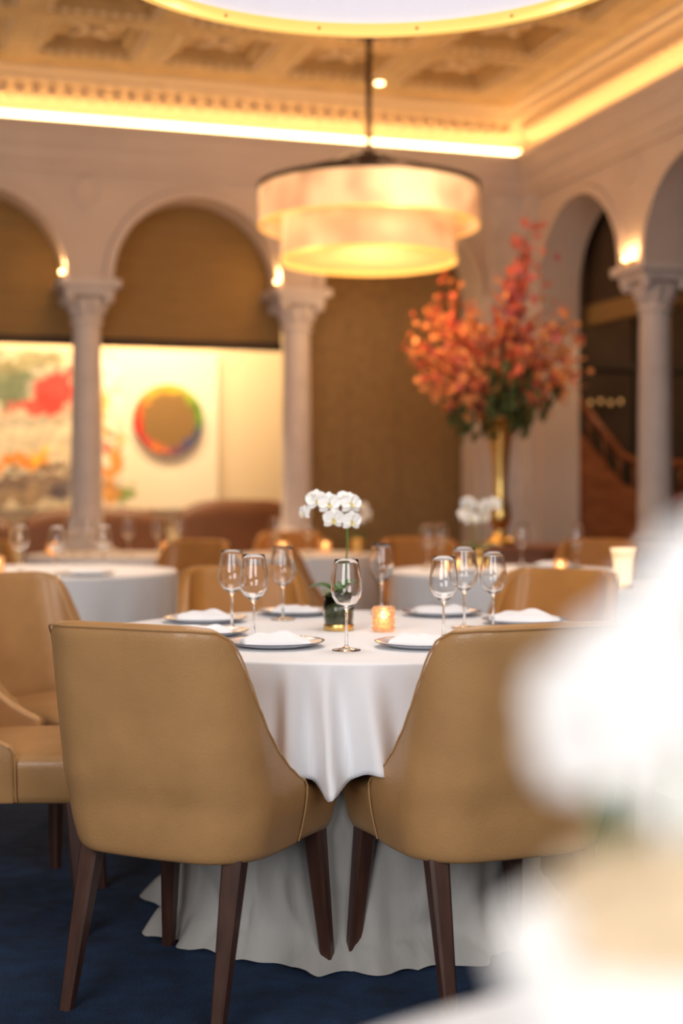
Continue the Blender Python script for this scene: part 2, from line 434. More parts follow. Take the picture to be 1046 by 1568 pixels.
for r in rings:
    for k in range(n):
        a=2*pi*k/n; V.append((r*math.cos(a),0,r*math.sin(a)))
        deg=math.degrees(a)
        for (d0,c0),(d1,c1) in zip(keys,keys[1:]):
            if deg<=d1: cc=Vector(c0).lerp(Vector(c1),(deg-d0)/(d1-d0)); break
        nn=noise.noise(Vector((math.cos(a)*7,math.sin(a)*7,r*30)))
        n2=noise.noise(Vector((math.cos(a)*4+5,math.sin(a)*4,1)))
        cc=cc*(1+.8*nn)
        k2=max(0,min(1,(r-.205-.035*n2)/.02))
        cc=Vector(BR).lerp(cc,k2)
        if r>.275: cc=cc*0.5
        cols.append((*[max(0,x) for x in cc],1))
for k in range(n): F.append((0,1+k,1+(k+1)%n))
for q in range(len(rings)-1):
    for k in range(n):
        F.append((1+q*n+k,1+(q+1)*n+k,1+(q+1)*n+(k+1)%n,1+q*n+(k+1)%n))
e=empty('round_artwork'); e.matrix_world=B@Matrix.Translation((-2.19,1.86,1.70))
o=mk('disc',V,F,M['paint'],smooth=False,parent=e)
ca=o.data.color_attributes.new('paint','FLOAT_COLOR','POINT')
for i,c in enumerate(cols): ca.data[i].color=c
g=lathe([(0,.0),(.28,.0),(.285,.015),(.28,.035),(0,.035)],64)
mk('rim',[(x,z+.003,y) for x,y,z in g[0]],g[1],M['shadeband'],parent=e)

def banquette(lx0,lx1,ly,zt=1.03):
    e=empty('banquette'); place(e)
    n=40;V=[];F=[]
    prof=[(0,0.0),(0,0.46),(.02,.48),(.40,.48),(.42,.52),(.44,.9),(.46,1),(.50,1.02),(.54,1.0),(.56,.9),(.56,0)]
    for i in range(n+1):
        s=i/n; x=lx0+(lx1-lx0)*s
        h=zt-.10*(abs(2*s-1)**4)*1.0
        for d,z in prof:
            zz=z if z<.5 else .5+(z-.5)*(h-.5)/.52
            V.append((x,ly+d,zz))
    k=len(prof)
    for i in range(n):
        for q in range(k-1): F.append((i*k+q,i*k+q+1,(i+1)*k+q+1,(i+1)*k+q))
    F.append(tuple(range(k))[::-1]);F.append(tuple(n*k+q for q in range(k)))
    mk('upholstery',V,F,M['banq'],smooth=True,parent=e)
banquette(-2.15,-1.15,1.15,1.06); banquette(-3.35,-2.25,1.15,1.0); banquette(-5.2,-3.45,1.15,.98)

# ------------------------------------------------------------ chair meshes
ZLO=.335
hk=[(0,.858),(.17,.857),(.228,.852),(.258,.835),(.279,.80),(.297,.745),(.320,.68),(.350,.62),(.387,.570),(.43,.530),(.47,.503),(.49,.492)]
HW=.255
def plan(q):
    w,yb,rc=HW,-.225,.115
    s=1 if q>=0 else -1; q=abs(q)
    a=w-rc; L=rc*pi/2
    if q<a: return s*q,yb-0.02*(1-(q/w)**2)
    if q<a+L:
        th=(q-a)/rc; return s*(a+rc*math.sin(th)),yb+rc-rc*math.cos(th)-0.02*(1-(min(q,w)/w)**2)*(1-th/(pi/2))
    return s*(w-0.008*((q-a-L)/.2)**2),yb+rc+(q-a-L)
def shellpt(q,z):
    x,y=plan(q)
    if z<.48: sc=.90+.10*math.sin((z-ZLO)/(.48-ZLO)*pi/2)
    else: sc=1-.055*((z-.48)/.38)
    y2=y-.20*max(0,z-.42)
    if z<.48:
        y2=y+ (1-sc)*.5*(1 if y<0 else 0)*abs(y)/.225*.45
    return Vector((x*sc,y2,z))
QM=.49;nq=60;nv=12
V=[];F=[]
for i in range(nq+1):
    q=-QM+2*QM*i/nq
    zt=interp(hk,abs(q))
    for j in range(nv+1):
        z=ZLO+(zt-ZLO)*(j/nv)
        V.append(shellpt(q,z))
for i in range(nq):
    for j in range(nv):
        a=i*(nv+1)+j; F.append((a,a+nv+1,a+nv+2,a+1))
shell_me=bpy.data.meshes.new('chair_shell'); shell_me.from_pydata([tuple(p) for p in V],[],F); shell_me.materials.append(M['leather'])
for p in shell_me.polygons:p.use_smooth=True
wp=[];
for i in range(nq*2+1):
    q=-QM+2*QM*i/(nq*2); p=shellpt(q,interp(hk,abs(q)))
    wp.append(p+Vector((0,0,-0.006)))
g=tube(wp,.0026,6)
vs=[shellpt(QM,ZLO+.01+(.48-ZLO)*k/8) for k in range(9)]
g2=tube(vs,.0026,6); vs=[shellpt(-QM,ZLO+.01+(.48-ZLO)*k/8) for k in range(9)]
g3=tube(vs,.0026,6)
g=join([g,g2,g3])
welt_me=bpy.data.meshes.new('chair_welt'); welt_me.from_pydata([tuple(p) for p in g[0]],[],g[1]); welt_me.materials.append(M['welt'])
def rrect(hw,y0,y1,r,rb,n=8):
    out=[]
    for cx,cy,a0,r_ in ((hw-r,y1-r,0,r),(-hw+r,y1-r,pi/2,r),(-hw+rb,y0+rb,pi,rb),(hw-rb,y0+rb,1.5*pi,rb)):
        for k in range(n+1):
            a=a0+pi/2*k/n; out.append((cx+r_*math.cos(a),cy+r_*math.sin(a)))
    return out
V=[];F=[]
lv=[(.035,.335),(.015,.337),(.005,.343),(0,.36),(0,.43),(.002,.446),(.007,.456),(.016,.463),(.045,.470),(.10,.476)]
for ins,z in lv:
    ring=rrect(.236-ins,-.17+ins,.272-ins,max(.02,.05-ins*.3),.13)
    for x,y in ring:
        k=1-.075*((.44-z)/.105 if z<.44 else 0)
        wf=1+.055*max(0,min(1,(y-.0)/.10))
        fx=x*k*wf
        yy=y+(.012*(1-(x/.25)**2) if y>0.1 else 0)
        V.append((fx,yy-.02*((.47-z)/.135)*(1 if y>0 else 0),z))
n=36
for q in range(len(lv)-1):
    for k in range(n):
        l=(k+1)%n; F.append((q*n+k,q*n+l,(q+1)*n+l,(q+1)*n+k))
F.append(tuple(range(n))[::-1]); F.append(tuple((len(lv)-1)*n+k for k in range(n)))
seat_me=bpy.data.meshes.new('chair_seat'); seat_me.from_pydata(V,[],F); seat_me.materials.append(M['leather'])
for p in seat_me.polygons:p.use_smooth=True
shell_bg=shell_me.copy(); shell_bg.materials[0]=M['leather_amber']
seat_bg=seat_me.copy(); seat_bg.materials[0]=M['leather_amber']
def leg(top,bot,wt=.024,wb=.0135):
    V=[];F=[]
    top=Vector(top);bot=Vector(bot)
    for k in range(9):
        s=k/8; p=top.lerp(bot,s); w=wt+(wb-wt)*s
        for cx,cy in ((.7,1),(1,.7),(1,-.7),(.7,-1),(-.7,-1),(-1,-.7),(-1,.7),(-.7,1)):
            V.append((p.x+cx*w,p.y+cy*w,p.z))
    for k in range(8):
        for i in range(8):
            j=(i+1)%8; F.append((k*8+i,k*8+j,k*8+8+j,k*8+8+i))
    F.append(tuple(range(8))[::-1]);F.append(tuple(64+i for i in range(8)))
    me=bpy.data.meshes.new('chair_leg'); me.from_pydata(V,[],F); me.materials.append(M['walnut']); return me
legs=[leg((s*.182,-.150,.36),(s*.190,-.243,0)) for s in (1,-1)]+[leg((s*.196,.20,.36),(s*.222,.228,0)) for s in (1,-1)]
def chair(x,y,face,z=0,bg=False):
    fx,fy=face
    e=empty('dining_chair',(x,y,z),math.atan2(-fx,fy))
    o=link('back_shell',shell_bg if bg else shell_me,e)
    s=o.modifiers.new('solid','SOLIDIFY'); s.thickness=.042; s.offset=-1
    sb=o.modifiers.new('sub','SUBSURF'); sb.levels=1; sb.render_levels=2
    link('welt',welt_me,e)
    o=link('seat',seat_bg if bg else seat_me,e)
    for i,l in enumerate(legs): link('leg_%d'%(i+1),l,e)
    return e
a=math.radians(25)
chair(-.328,3.262,(math.sin(a),math.cos(a)))
a=math.radians(22)
chair(.315,3.270,(-math.sin(a),math.cos(a)))
chair(-.90,3.84,(1,.06))
chair(-.91,4.60,(1,-.75))
chair(-.30,5.00,(.30,-1),bg=True)
chair(.62,4.80,(-.62,-.85),bg=True)
chair(1.02,4.08,(-1,-.05))
chair(-.95,7.75,(-.6,-.9),bg=True)
chair(-2.0,7.9,(.5,-1),bg=True)
chair(.50,8.1,(.2,-1),bg=True)
chair(1.35,7.85,(-.5,-1),bg=True)
chair(.02,6.9,(1,0),bg=True)
chair(-.42,9.35,(-.3,-1),bg=True)
chair(1.75,7.0,(-1,0),bg=True)

# ------------------------------------------------------------ tables
TC=Vector((.03,3.90,0)); TR_=.70; TZ=.75
def table(name,cx,cy,r,main=False,seed=0,drop=.26):
    e=empty(name,(cx,cy,0))
    rnd=random.Random(seed)
    g=lathe([(0,.70),(r-.02,.70),(r-.008,.715),(r-.008,.738),(r-.02,.742),(0,.742)],64); mk('top',g[0],g[1],M['walnut'],parent=e)
    g=lathe([(0,0),(.25,0),(.26,.03),(.08,.06),(.06,.2),(.06,.6),(.12,.70),(0,.70)],32); mk('pedestal',g[0],g[1],M['walnut'],parent=e)
    n=480 if main else 300;V=[];F=[]
    radial=[.3,.6,.85,.94,.975,.992]
    V.append((0,0,TZ))
    nz=26
    ph=[rnd.uniform(0,6.28) for _ in range(6)]
    def fold(th):
        f=.5*math.sin(9*th+ph[0])+.35*math.sin(14*th+ph[1]+.8*math.sin(3*th))+.2*math.sin(23*th+ph[2])
        if main:
            d=(math.degrees(th)+90+180)%360-180
            w=math.exp(-(d/26)**2)
            f=f*(1-w)+w*(1.5*math.exp(-((d+11.5)/2.0)**2)-1.3*math.exp(-((d+8.0)/1.9)**2)+1.7*math.exp(-((d+3.8)/1.3)**2)-1.2*math.exp(-((d+1.0)/1.6)**2)+1.3*math.exp(-((d-4.5)/2.2)**2)-1.0*math.exp(-((d-9)/2.2)**2)+.9*math.exp(-((d-14)/2.6)**2)-.7*math.exp(-((d-19)/2.6)**2)+.7*math.exp(-((d+20)/3.5)**2)-.9*math.exp(-((d+15)/1.8)**2))
        return f
    for k in range(n):
        th=2*pi*k/n
        for q in radial: V.append((q*r*math.cos(th),q*r*math.sin(th),TZ+.0006))
        d=(math.degrees(th)+90+180)%360-180
        hz=TZ-drop
        if main:
            hz=TZ-.250-.050*max(0,1-abs(d+5.0)/7.0)**1.2+.006*math.sin(d*.5)
        for j in range(nz):
            if j<4:
                a=j/4*pi/2; rr=r+.008*math.sin(a); z=TZ-.008*(1-math.cos(a)); dth=0
            else:
                v=(j-4)/(nz-5); z=TZ-.008-(TZ-.008-hz)*v
                rr=r+.008+.010*v+fold(th+.05*(1-v)*math.sin(4*th+1))*.036*(v**.85)
            V.append((rr*math.cos(th),rr*math.sin(th),z))
    m=len(radial)+nz
    for k in range(n):
        l=(k+1)%n
        F.append((0,1+k*m,1+l*m))
        for q in range(m-1): F.append((1+k*m+q,1+k*m+q+1,1+l*m+q+1,1+l*m+q))
    o=mk('tablecloth',V,F,M['cloth'],parent=e)
    s=o.modifiers.new('solid','SOLIDIFY'); s.thickness=.0025; s.offset=-1
    V=[];F=[];nz2=60
    rt=(.48/.72)*r; 
    for k in range(n):
        th=2*pi*k/n
        for j in range(nz2+1):
            v=j/nz2; z=.71*(1-v)+.003
            w=noise.noise(Vector((math.cos(th)*3.2,math.sin(th)*3.2,z*1.0+seed)))*.07*v
            w+=noise.noise(Vector((math.cos(th)*6,math.sin(th)*6,z*2+seed)))*.035*v
            h2=noise.noise(Vector((math.cos(th)*4,math.sin(th)*4,seed+4)))
            fl=(.05+.07*max(0,h2))*max(0,(v-.88)/.12)**1.4
            w+=noise.noise(Vector((math.cos(th)*6,math.sin(th)*6,z*10)))*.016*max(0,(v-.6)/.4)
            w+=abs(noise.noise(Vector((math.cos(th)*5+z*4,math.sin(th)*5,z*6))))*.025*v
            rr=rt+.03*v+w+fl
            V.append((rr*math.cos(th),rr*math.sin(th),z+ (0.018*abs(noise.noise(Vector((math.cos(th)*7,math.sin(th)*7,z*9)))) if v>.93 else 0)))
    m=nz2+1
    for k in range(n):
        l=(k+1)%n
        for q in range(nz2): F.append((k*m+q,k*m+q+1,l*m+q+1,l*m+q))
    mk('underlay_skirt',V,F,M['shaded_skirt'] if main else M['cloth'],parent=e)
    return e
table('dining_table',TC.x,TC.y,TR_,True,1)
table('dining_table',-1.42,6.82,.62,seed=2,drop=.45)
table('dining_table',-1.38,8.55,.50,seed=3,drop=.4)
table('dining_table',.80,6.83,.56,seed=4,drop=.45)
table('dining_table',-.22,8.65,.42,seed=5,drop=.4)
table('dining_table',1.52,5.62,.50,seed=6,drop=.45)
table('dining_table',.52,.47,.74,seed=8,drop=.3)

def glass_mesh(h=.221):
    k=h/.221
    outer=[(0,.0),(.034,.0),(.0355,.0015),(.033,.003),(.018,.0055),(.007,.0085),(.0038,.014),(.0033,.05),(.0034,.085),(.0045,.098),(.012,.104),(.024,.113),(.034,.128),(.0385,.147),(.0375,.168),(.034,.190),(.0305,.2095),(.0285,.2205)]
    inner=[(.0279,.221),(.0273,.2205),(.0293,.2095),(.0328,.190),(.0363,.168),(.0373,.147),(.0328,.129),(.0228,.1150),(.0108,.1065),(0,.1045)]
    v,f=lathe([(r*k,z*k) for r,z in outer+inner],40)
    me=bpy.data.meshes.new('wine_glass'); me.from_pydata(v,[],f); me.materials.append(M['glass'])
    for p in me.polygons:p.use_smooth=True
    return me
gm=glass_mesh()
def glass(x,y,z=TZ+.001,s=1):
    o=link('wine_glass',gm); o.location=(x,y,z); o.scale=(s,)*3
for x,y,s in ((.012,3.44,1),(-.228,3.69,1),(-.305,3.96,1),(-.175,4.25,1),(.125,4.44,1),(.265,3.69,.98),(.344,3.99,1.03),(.42,3.94,.98)): glass(x,y,s=s)
for x,y in ((-1.12,6.7),(-1.3,6.5),(-1.5,6.65),(.42,6.95),(1.15,6.95),(.5,7.15),(.9,7.1),(-1.1,8.5),(-1.25,8.35),(-1.5,8.4),(-1.62,8.5),(-.98,8.62),(-.2,8.5),(-.40,8.6)): glass(x,y)

pl=lathe([(0,.004),(.07,.004),(.078,.006),(.116,.014),(.1215,.0155),(.124,.0150),(.120,.012),(.08,.002),(.07,0),(0,0)],64)
mi=[1 if (i%9) in (3,4,5) else 0 for i in range(len(pl[1]))]
def napkin_mesh(sd):
    rnd=random.Random(sd);V=[];F=[];nx,ny=30,18
    L,W=.165,.080
    for side in (0,1):
        for j in range(ny+1):
            for i in range(nx+1):
                x=(i/nx-.5)*L; y=(j/ny-.5)*W
                u=abs(2*j/ny-1); e=abs(2*i/nx-1)
                th=.020*(1-u**4)*(1-.5*e**4)
                wv=noise.noise(Vector((x*22,y*50,sd)))*.012+.005*math.sin(y*170+x*40)
                yy=y*(1+.3*math.sin(i/nx*3+sd))+.014*math.sin(i/nx*4+sd)
                z=(.008+th+wv*(1-u)) if side==0 else .0055
                V.append((x,yy,z))
    m=(nx+1)*(ny+1)
    for j in range(ny):
        for i in range(nx):
            a=j*(nx+1)+i; F.append((a,a+1,a+nx+2,a+nx+1)); F.append((m+a,m+a+nx+1,m+a+nx+2,m+a+1))
    for i in range(nx):
        F.append((i,m+i,m+i+1,i+1)); a=ny*(nx+1)+i; F.append((a,a+1,m+a+1,m+a))
    for j in range(ny):
        a=j*(nx+1); F.append((a,a+nx+1,m+a+nx+1,m+a)); a+=nx; F.append((a,m+a,m+a+nx+1,a+nx+1))
    return V,F
nm=[napkin_mesh(i) for i in range(3)]
def setting(x,y,rz,k=0,s=1):
    e=empty('plate_with_napkin',(x,y,TZ+.0015),rz)
    mk('plate',pl[0],pl[1],None,parent=e,mats=[M['porcelain'],M['platerim']],mi=mi)
    o=mk('napkin',nm[k][0],nm[k][1],M['cloth'],parent=e); o.scale=(s,s,s)
setting(-.165,3.53,.25,0); setting(.205,3.52,-.5,1)
setting(-.37,3.80,.1,2,.9); setting(-.40,4.18,.1,0); setting(-.14,4.43,-.3,1,.9); setting(.31,4.40,.2,2); setting(.53,4.12,.1,0,1.15)
for x,y in ((-1.15,6.45),(1.05,7.05),(.6,6.5)): setting(x,y,.2,1,1)

# ------------------------------------------------------------ orchids
def petal(L,W,cup=.15,n=8,bend=.2):
    V=[];F=[]
    for i in range(n+1):
        s=i/n
        w=W*(math.sin(pi*min(1,s*.94+.05))**.62)
        for j in range(n+1):
            t=j/n*2-1
            V.append((t*w, s*L, cup*W*(t*t)*1.0 - bend*L*s*s + .04*L*math.sin(t*5+s*4)))
    for i in range(n):
        for j in range(n):
            a=i*(n+1)+j; F.append((a,a+1,a+n+2,a+n+1))
    return V,F
def blossom(R_=.042):
    P=[];
    for ang,L,W,zo in ((0,1,.36,-.02),(128,1,.34,-.02),(-128,1,.34,-.02),(68,1.0,.62,.03),(-68,1.0,.62,.03)):
        m=Matrix.Rotation(math.radians(ang),4,'Z')@Matrix.Translation((0,.04*R_,zo*R_))
        P.append(xf(petal(L*R_,W*R_,.2,8,.18),m))
    g=join(P)
    lip=join([xf(petal(.40*R_,.16*R_,.8,6,-.9),Matrix.Rotation(pi,4,'Z')),xf(lathe([(0,-.1*R_),(.10*R_,0),(.08*R_,.15*R_),(0,.2*R_)],12),Matrix.Identity(4))])
    return g,lip
bl,lp=blossom(1.0)
def orchid(name,loc,blooms,stems,leaves=(),rb=.042,lips=True,pm='petal'):
    e=empty(name,loc)
    P=[];Lp=[]
    for x,y,z,az,ti,sc in blooms:
        m=Matrix.Translation((x,y,z))@Matrix.Rotation(math.radians(az),4,'Z')@Matrix.Rotation(math.radians(90-ti),4,'X')@Matrix.Scale(rb*sc,4)
        P.append(xf(bl,m));Lp.append(xf(lp,m))
    g=join(P); o=mk('blossoms',g[0],g[1],M[pm],parent=e)
    so=o.modifiers.new('solid','SOLIDIFY'); so.thickness=.0008
    g=join(Lp); mk('lips',g[0],g[1],M['lip'] if lips else M['petal2'],parent=e)
    g=join([tube(p,.0026,8) for p in stems]); mk('stem',g[0],g[1],M['stem'],parent=e)
    LP=[]
    for az,L,W,z0,up in leaves:
        n=12;V=[];F=[]
        for i in range(n+1):
            s_=i/n;w=W*math.sin(pi*min(1,s_*.93+.06))**.7
            h=z0+up*L*math.sin(s_*2.2)*.6; d=L*s_
            for t in (-1,-.5,0,.5,1): V.append((t*w,d,h+abs(t)*w*.35))
        for i in range(n):
            for j in range(4): a=i*5+j;F.append((a,a+1,a+6,a+5))
        LP.append(xf((V,F),Matrix.Rotation(math.radians(az),4,'Z')))
    if LP:
        g=join(LP); mk('leaves',g[0],g[1],M['leaf'],parent=e)
    return e
def arcst(p0,p1,p2,n=14):
    p0,p1,p2=Vector(p0),Vector(p1),Vector(p2)
    return [p0*(1-t)**2+p1*2*t*(1-t)+p2*t*t for t in [i/n for i in range(n+1)]]
e=orchid('potted_orchid',(-.008,3.94,TZ+.0015),
 [(-.060,-.02,.358,10,10,1.0),(-.095,-.015,.325,-40,0,.65),(-.026,-.03,.350,5,5,1.0),(-.014,-.035,.308,10,-10,.95),(.034,-.02,.350,25,10,1.0),(.036,-.03,.302,20,-5,.9),(-.072,-.02,.376,-60,30,.4),(.012,-.01,.372,0,30,.5)],
 [arcst((.0,0,.06),(.035,0,.22),(.02,0,.34)),arcst((.02,0,.34),(0,0,.375),(-.095,0,.33)),arcst((.02,0,.32),(.04,0,.36),(.03,0,.30))],
 leaves=((75,.085,.028,.095,.5),(-70,.07,.03,.10,.7),(150,.07,.025,.09,.4),(20,.06,.02,.09,.8),(-20,.05,.022,.1,.9)),rb=.032)
g=lathe([(0,.012),(.036,.012),(.039,.03),(.040,.085),(.036,.098),(.02,.105),(0,.107)],32); mk('moss',g[0],g[1],M['moss'],parent=e)
g=lathe([(.0,.0),(.041,.0),(.042,.002),(.042,.016),(.0408,.018),(.0408,.012),(0,.012)],40); mk('brass_base',g[0],g[1],M['gold'],parent=e)
g=lathe([(.0408,.018),(.0425,.05),(.0425,.095),(.0412,.095),(.0412,.05),(.040,.018)],40); mk('glass_sleeve',g[0],g[1],M['glass'],parent=e)
def bgorchid(x,y,seed,s=1):
    rnd=random.Random(seed)
    bs=[(rnd.uniform(-.07,.07),rnd.uniform(-.05,.05),.26+rnd.uniform(-.06,.08),rnd.uniform(-60,60),rnd.uniform(-20,30),1) for _ in range(7)]
    e=orchid('potted_orchid',(x,y,TZ+.0015),bs,[arcst((0,0,.05),(.02,0,.2),(0,0,.3)),arcst((0,0,.05),(-.03,0,.2),(-.05,0,.26))],leaves=((60,.1,.03,.09,.5),(-80,.1,.03,.09,.5)),rb=.038)
    g=lathe([(0,0),(.04,0),(.045,.02),(.045,.09),(0,.1)],24); mk('pot',g[0],g[1],M['gold'],parent=e)
    e.scale=(s,s,s)
bgorchid(.66,6.83,3,1.0); bgorchid(.10,8.72,5,.9)
bgorchid(-1.75,6.9,8,.9)
# foreground orchid, close to the lens on the near table
fb=[]
rnd=random.Random(11)
for x,y,z in ((.035,0,.352),(.018,.01,.336),(.058,-.01,.347),(.0,0,.316),(.030,.01,.320),(.062,0,.318),(-.018,.01,.298),(.008,-.01,.298),(.040,.01,.296),(.072,.01,.292),(-.016,0,.278),(.012,0,.272),(.045,0,.270),(.075,0,.264),(.03,.005,.30),(.0,.02,.286),(.03,.0,.262),(.055,-.005,.305)):
    fb.append((x-.010,y,z+.004,rnd.uniform(-35,35),rnd.uniform(-20,30),.95))
e=orchid('potted_orchid',(.125,.56,TZ+.0015),fb,[arcst((.005,0,.2),(.01,0,.25),(.01,0,.33)),arcst((.0,0,.2),(-.02,0,.25),(-.02,0,.28)),arcst((.01,0,.2),(.06,0,.24),(.05,0,.31))],rb=.026,lips=False,pm='petal2')
P=[]
for x,z in ((-.048,.222),(-.020,.213),(.015,.210),(.050,.214),(.0,.20)):
    m=Matrix.Translation((x,-.035,z))@Matrix.Rotation(math.radians(rnd.uniform(-30,30)),4,'Z')@Matrix.Rotation(math.radians(50),4,'X')@Matrix.Scale(.018,4)
    P.append(xf(bl,m))
g=join(P); mk('lower_blossoms',g[0],g[1],M['petal2'],parent=e)
g=lathe([(0,0),(.034,0),(.036,.004),(.044,.10),(.060,.19),(.066,.212),(.064,.215),(.058,.205),(0,.20)],40); mk('ceramic_bowl',g[0],g[1],M['ceramic'],parent=e)
g=lathe([(.055,.205),(.052,.222),(.040,.238),(.022,.248),(0,.250)],32); mk('tan_moss',g[0],g[1],M['drymoss'],parent=e)

def votive(x,y,z=TZ+.0015,s=1,lamp=0):
    e=empty('votive_candle',(x,y,z),0,s)
    g=lathe([(0,0),(.027,0),(.029,.004),(.0295,.066),(.0285,.068),(.0262,.066),(.0258,.008),(0,.007)],24); mk('holder',g[0],g[1],M['votive'],parent=e)
    g=lathe([(0,.0085),(.02,.0085),(.02,.028),(.004,.030),(0,.030)],20); mk('wax',g[0],g[1],M['wax'],parent=e)
    g=lathe([(0,.030),(.005,.036),(.0045,.044),(0,.056)],12); mk('flame',g[0],g[1],M['flame'],parent=e)
    P=[]
    for r in range(5):
        for k in range(14):
            a=2*pi*(k+.5*(r%2))/14
            P.append(xf(lathe([(0,-.004),(.0036,-.002),(.0036,.002),(0,.004)],6),Matrix.Translation((.0295*math.cos(a),.0295*math.sin(a),.010+r*.0125))))
    g=join(P); mk('knobs',g[0],g[1],M['votive'],parent=e)
votive(.115,3.90)
votive(-1.60,6.6,s=1.15); votive(.52,6.72,s=1); votive(-1.02,8.3,s=1.2); votive(-.35,8.4,s=1.2); votive(-.1,8.85); votive(1.0,6.5); votive(-1.72,8.45)
def tablelamp(x,y,z,h=.15,r=.04):
    e=empty('candle_lamp',(x,y,z))
    g=lathe([(0,0),(r*1.0,0),(r*1.0,.012),(r*.3,.016),(r*.3,.02),(0,.02)],24); mk('base',g[0],g[1],M['gold'],parent=e)
    g=lathe([(r*.8,.02),(r*.85,h*.6),(r*.95,h*.85),(r*1.15,h),(r*1.1,h),(r*.8,h*.6),(0,h*.58)],28); mk('shade',g[0],g[1],M['lampshade'],parent=e)
tablelamp(1.10,5.55,TZ+.0015,.16,.045)

# ------------------------------------------------------------ console + floral arrangement
e=empty('console_table',(1.02,8.75,0))
g=join([boxg(-.32,.32,-.22,.22,.76,.80),boxg(-.29,.29,-.19,.19,.66,.76)]+[boxg(sx*.27-.025,sx*.27+.025,sy*.17-.025,sy*.17+.025,0,.66) for sx in (1,-1) for sy in (1,-1)])
bevel(mk('frame',g[0],g[1],M['redwood'],smooth=False,parent=e),.006)
e=empty('floral_arrangement',(.97,8.7,.802))
g=lathe([(0,0),(.095,0),(.10,.012),(.08,.03),(.045,.06),(.04,.10),(.06,.13),(.07,.17),(.062,.22),(.042,.30),(.044,.42),(.055,.55),(.075,.67),(.11,.775),(.115,.78),(.105,.775),(.065,.67),(.04,.55),(0,.5)],40)
mk('trumpet_vase',g[0],g[1],M['gold'],parent=e)
rnd=random.Random(5)
tips=[(-.50,1.12),(-.50,1.30),(-.44,1.48),(-.32,1.62),(-.24,1.45),(-.12,1.40),(-.02,1.35),(.08,1.62),(.16,1.86),(.20,1.74),(.05,1.48),(.26,1.46),(.36,1.36),(.52,1.28),(.54,1.12),(.44,1.05),(-.46,.98),(-.30,1.15),(.20,1.15),(.0,1.15),(.32,1.1),(-.15,1.15),(-.42,1.38),(.17,1.96),(-.36,1.02),(.1,1.25),(-.26,1.3),(.44,1.4),(-.48,1.2),(.38,1.0)]
TW=[];BL={'coral':[],'orange':[],'pink':[],'dleaf':[]}
def flower5(r):
    P=[]
    for k in range(5):
        m=Matrix.Rotation(2*pi*k/5,4,'Z')@Matrix.Rotation(-.35,4,'X')
        P.append(xf(petal(r,r*.5,.2,3,.1),m))
    return join(P)
f5=flower5(1.0)
for dx,zt in tips:
    for rep in range(2):
        dy=rnd.uniform(-.32,.32)*(.5+abs(dx))
        tip=Vector((dx+rnd.uniform(-.07,.05),dy,zt+rnd.uniform(-.10,.03)))
        mid=Vector((dx*.35,dy*.3,.80+(zt-.80)*.60))
        pts=arcst((0,0,.66),mid,tip,12)
        TW.append(tube(pts,[.006-.004*i/12 for i in range(13)],5))
        for i in range(5,13):
            for q in range(3 if rep else 2):
                p=pts[i]+Vector([rnd.gauss(0,.040) for _ in range(3)])
                key='orange' if rnd.random()<.62 else ('coral' if rnd.random()<.65 else 'pink')
                if zt>1.5 and dx>0: key='coral' if rnd.random()<.6 else 'pink'
                m=Matrix.Translation(p)@Matrix.Rotation(rnd.uniform(0,6.28),4,'Z')@Matrix.Rotation(rnd.uniform(.3,2.2),4,'X')@Matrix.Scale(rnd.uniform(.024,.042)*(1.0 if i<11 else .7),4)
                BL[key].append(xf(f5,m))
for k in range(50):
    a=rnd.uniform(0,6.28); L=rnd.uniform(.12,.42)
    p=Vector((math.cos(a)*L,math.sin(a)*L*.6,.92+rnd.uniform(-.12,.18)-.36*max(0,L-.20)))
    TW.append(tube(arcst((0,0,.74),(p.x*.5,p.y*.5,.95),p,8),.003,5))
    for q in range(4):
        m=Matrix.Translation(p*(1-.1*q)+Vector((0,0,.08*q*.3)))@Matrix.Rotation(rnd.uniform(0,6.28),4,'Z')@Matrix.Rotation(rnd.uniform(.8,2.5),4,'X')
        BL['dleaf'].append(xf(petal(.085,.022,.2,4,.3),m))
g=join(TW); mk('branches',g[0],g[1],M['twig'],parent=e)
for k in BL:
    g=join(BL[k]); mk(k+'_'+('leaves' if k=='dleaf' else 'blossoms'),g[0],g[1],M[k],parent=e)

# ------------------------------------------------------------ chandeliers
def drum(r,z0,z1,m,name,e,th=.006,pleat=180):
    V=[];F=[]
    n=pleat*2
    for i in range(n):
        a=2*pi*i/n; rr=r+(.003 if i%2 else 0)
        for z,q in ((z0,0),(z1,0),(z1,-th),(z0,-th)): V.append(((rr+q)*math.cos(a),(rr+q)*math.sin(a),z))
    for i in range(n):
        j=(i+1)%n
        for q in range(4): F.append((i*4+q,j*4+q,j*4+(q+1)%4,i*4+(q+1)%4))
    return mk(name,V,F,m,parent=e,smooth=False)
def ringband(r,z0,z1,th,m,name,e):
    g=lathe([(r,z0),(r+th,z0),(r+th,z1),(r,z1),(r,z0)],96); return mk(name,g[0],g[1],m,smooth=False,parent=e)
e=empty('drum_chandelier',(.163,8.5,0))
drum(.655,2.715,2.925,M['silk'],'upper_shade',e)
ringband(.652,2.922,2.950,.014,M['bronze'],'upper_ring',e)
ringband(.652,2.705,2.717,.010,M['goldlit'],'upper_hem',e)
drum(.52,2.52,2.79,M['silk2'],'lower_shade',e)
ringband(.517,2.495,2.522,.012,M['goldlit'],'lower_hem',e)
g=lathe([(0,2.53),(.30,2.53),(.31,2.525),(.515,2.525)],64); mk('diffuser',g[0],g[1],M['diff'],parent=e,smooth=False)
g=lathe([(.52,2.78),(.65,2.78)],64); mk('tier_panel',g[0],g[1],M['diff'],parent=e,smooth=False)
g=lathe([(0,2.90),(.65,2.90)],64); mk('top_panel',g[0],g[1],M['topdiff'],parent=e,smooth=False)
P=[tube([(0,0,2.95),(0,0,3.5),(0,0,3.86)],.017,12)]
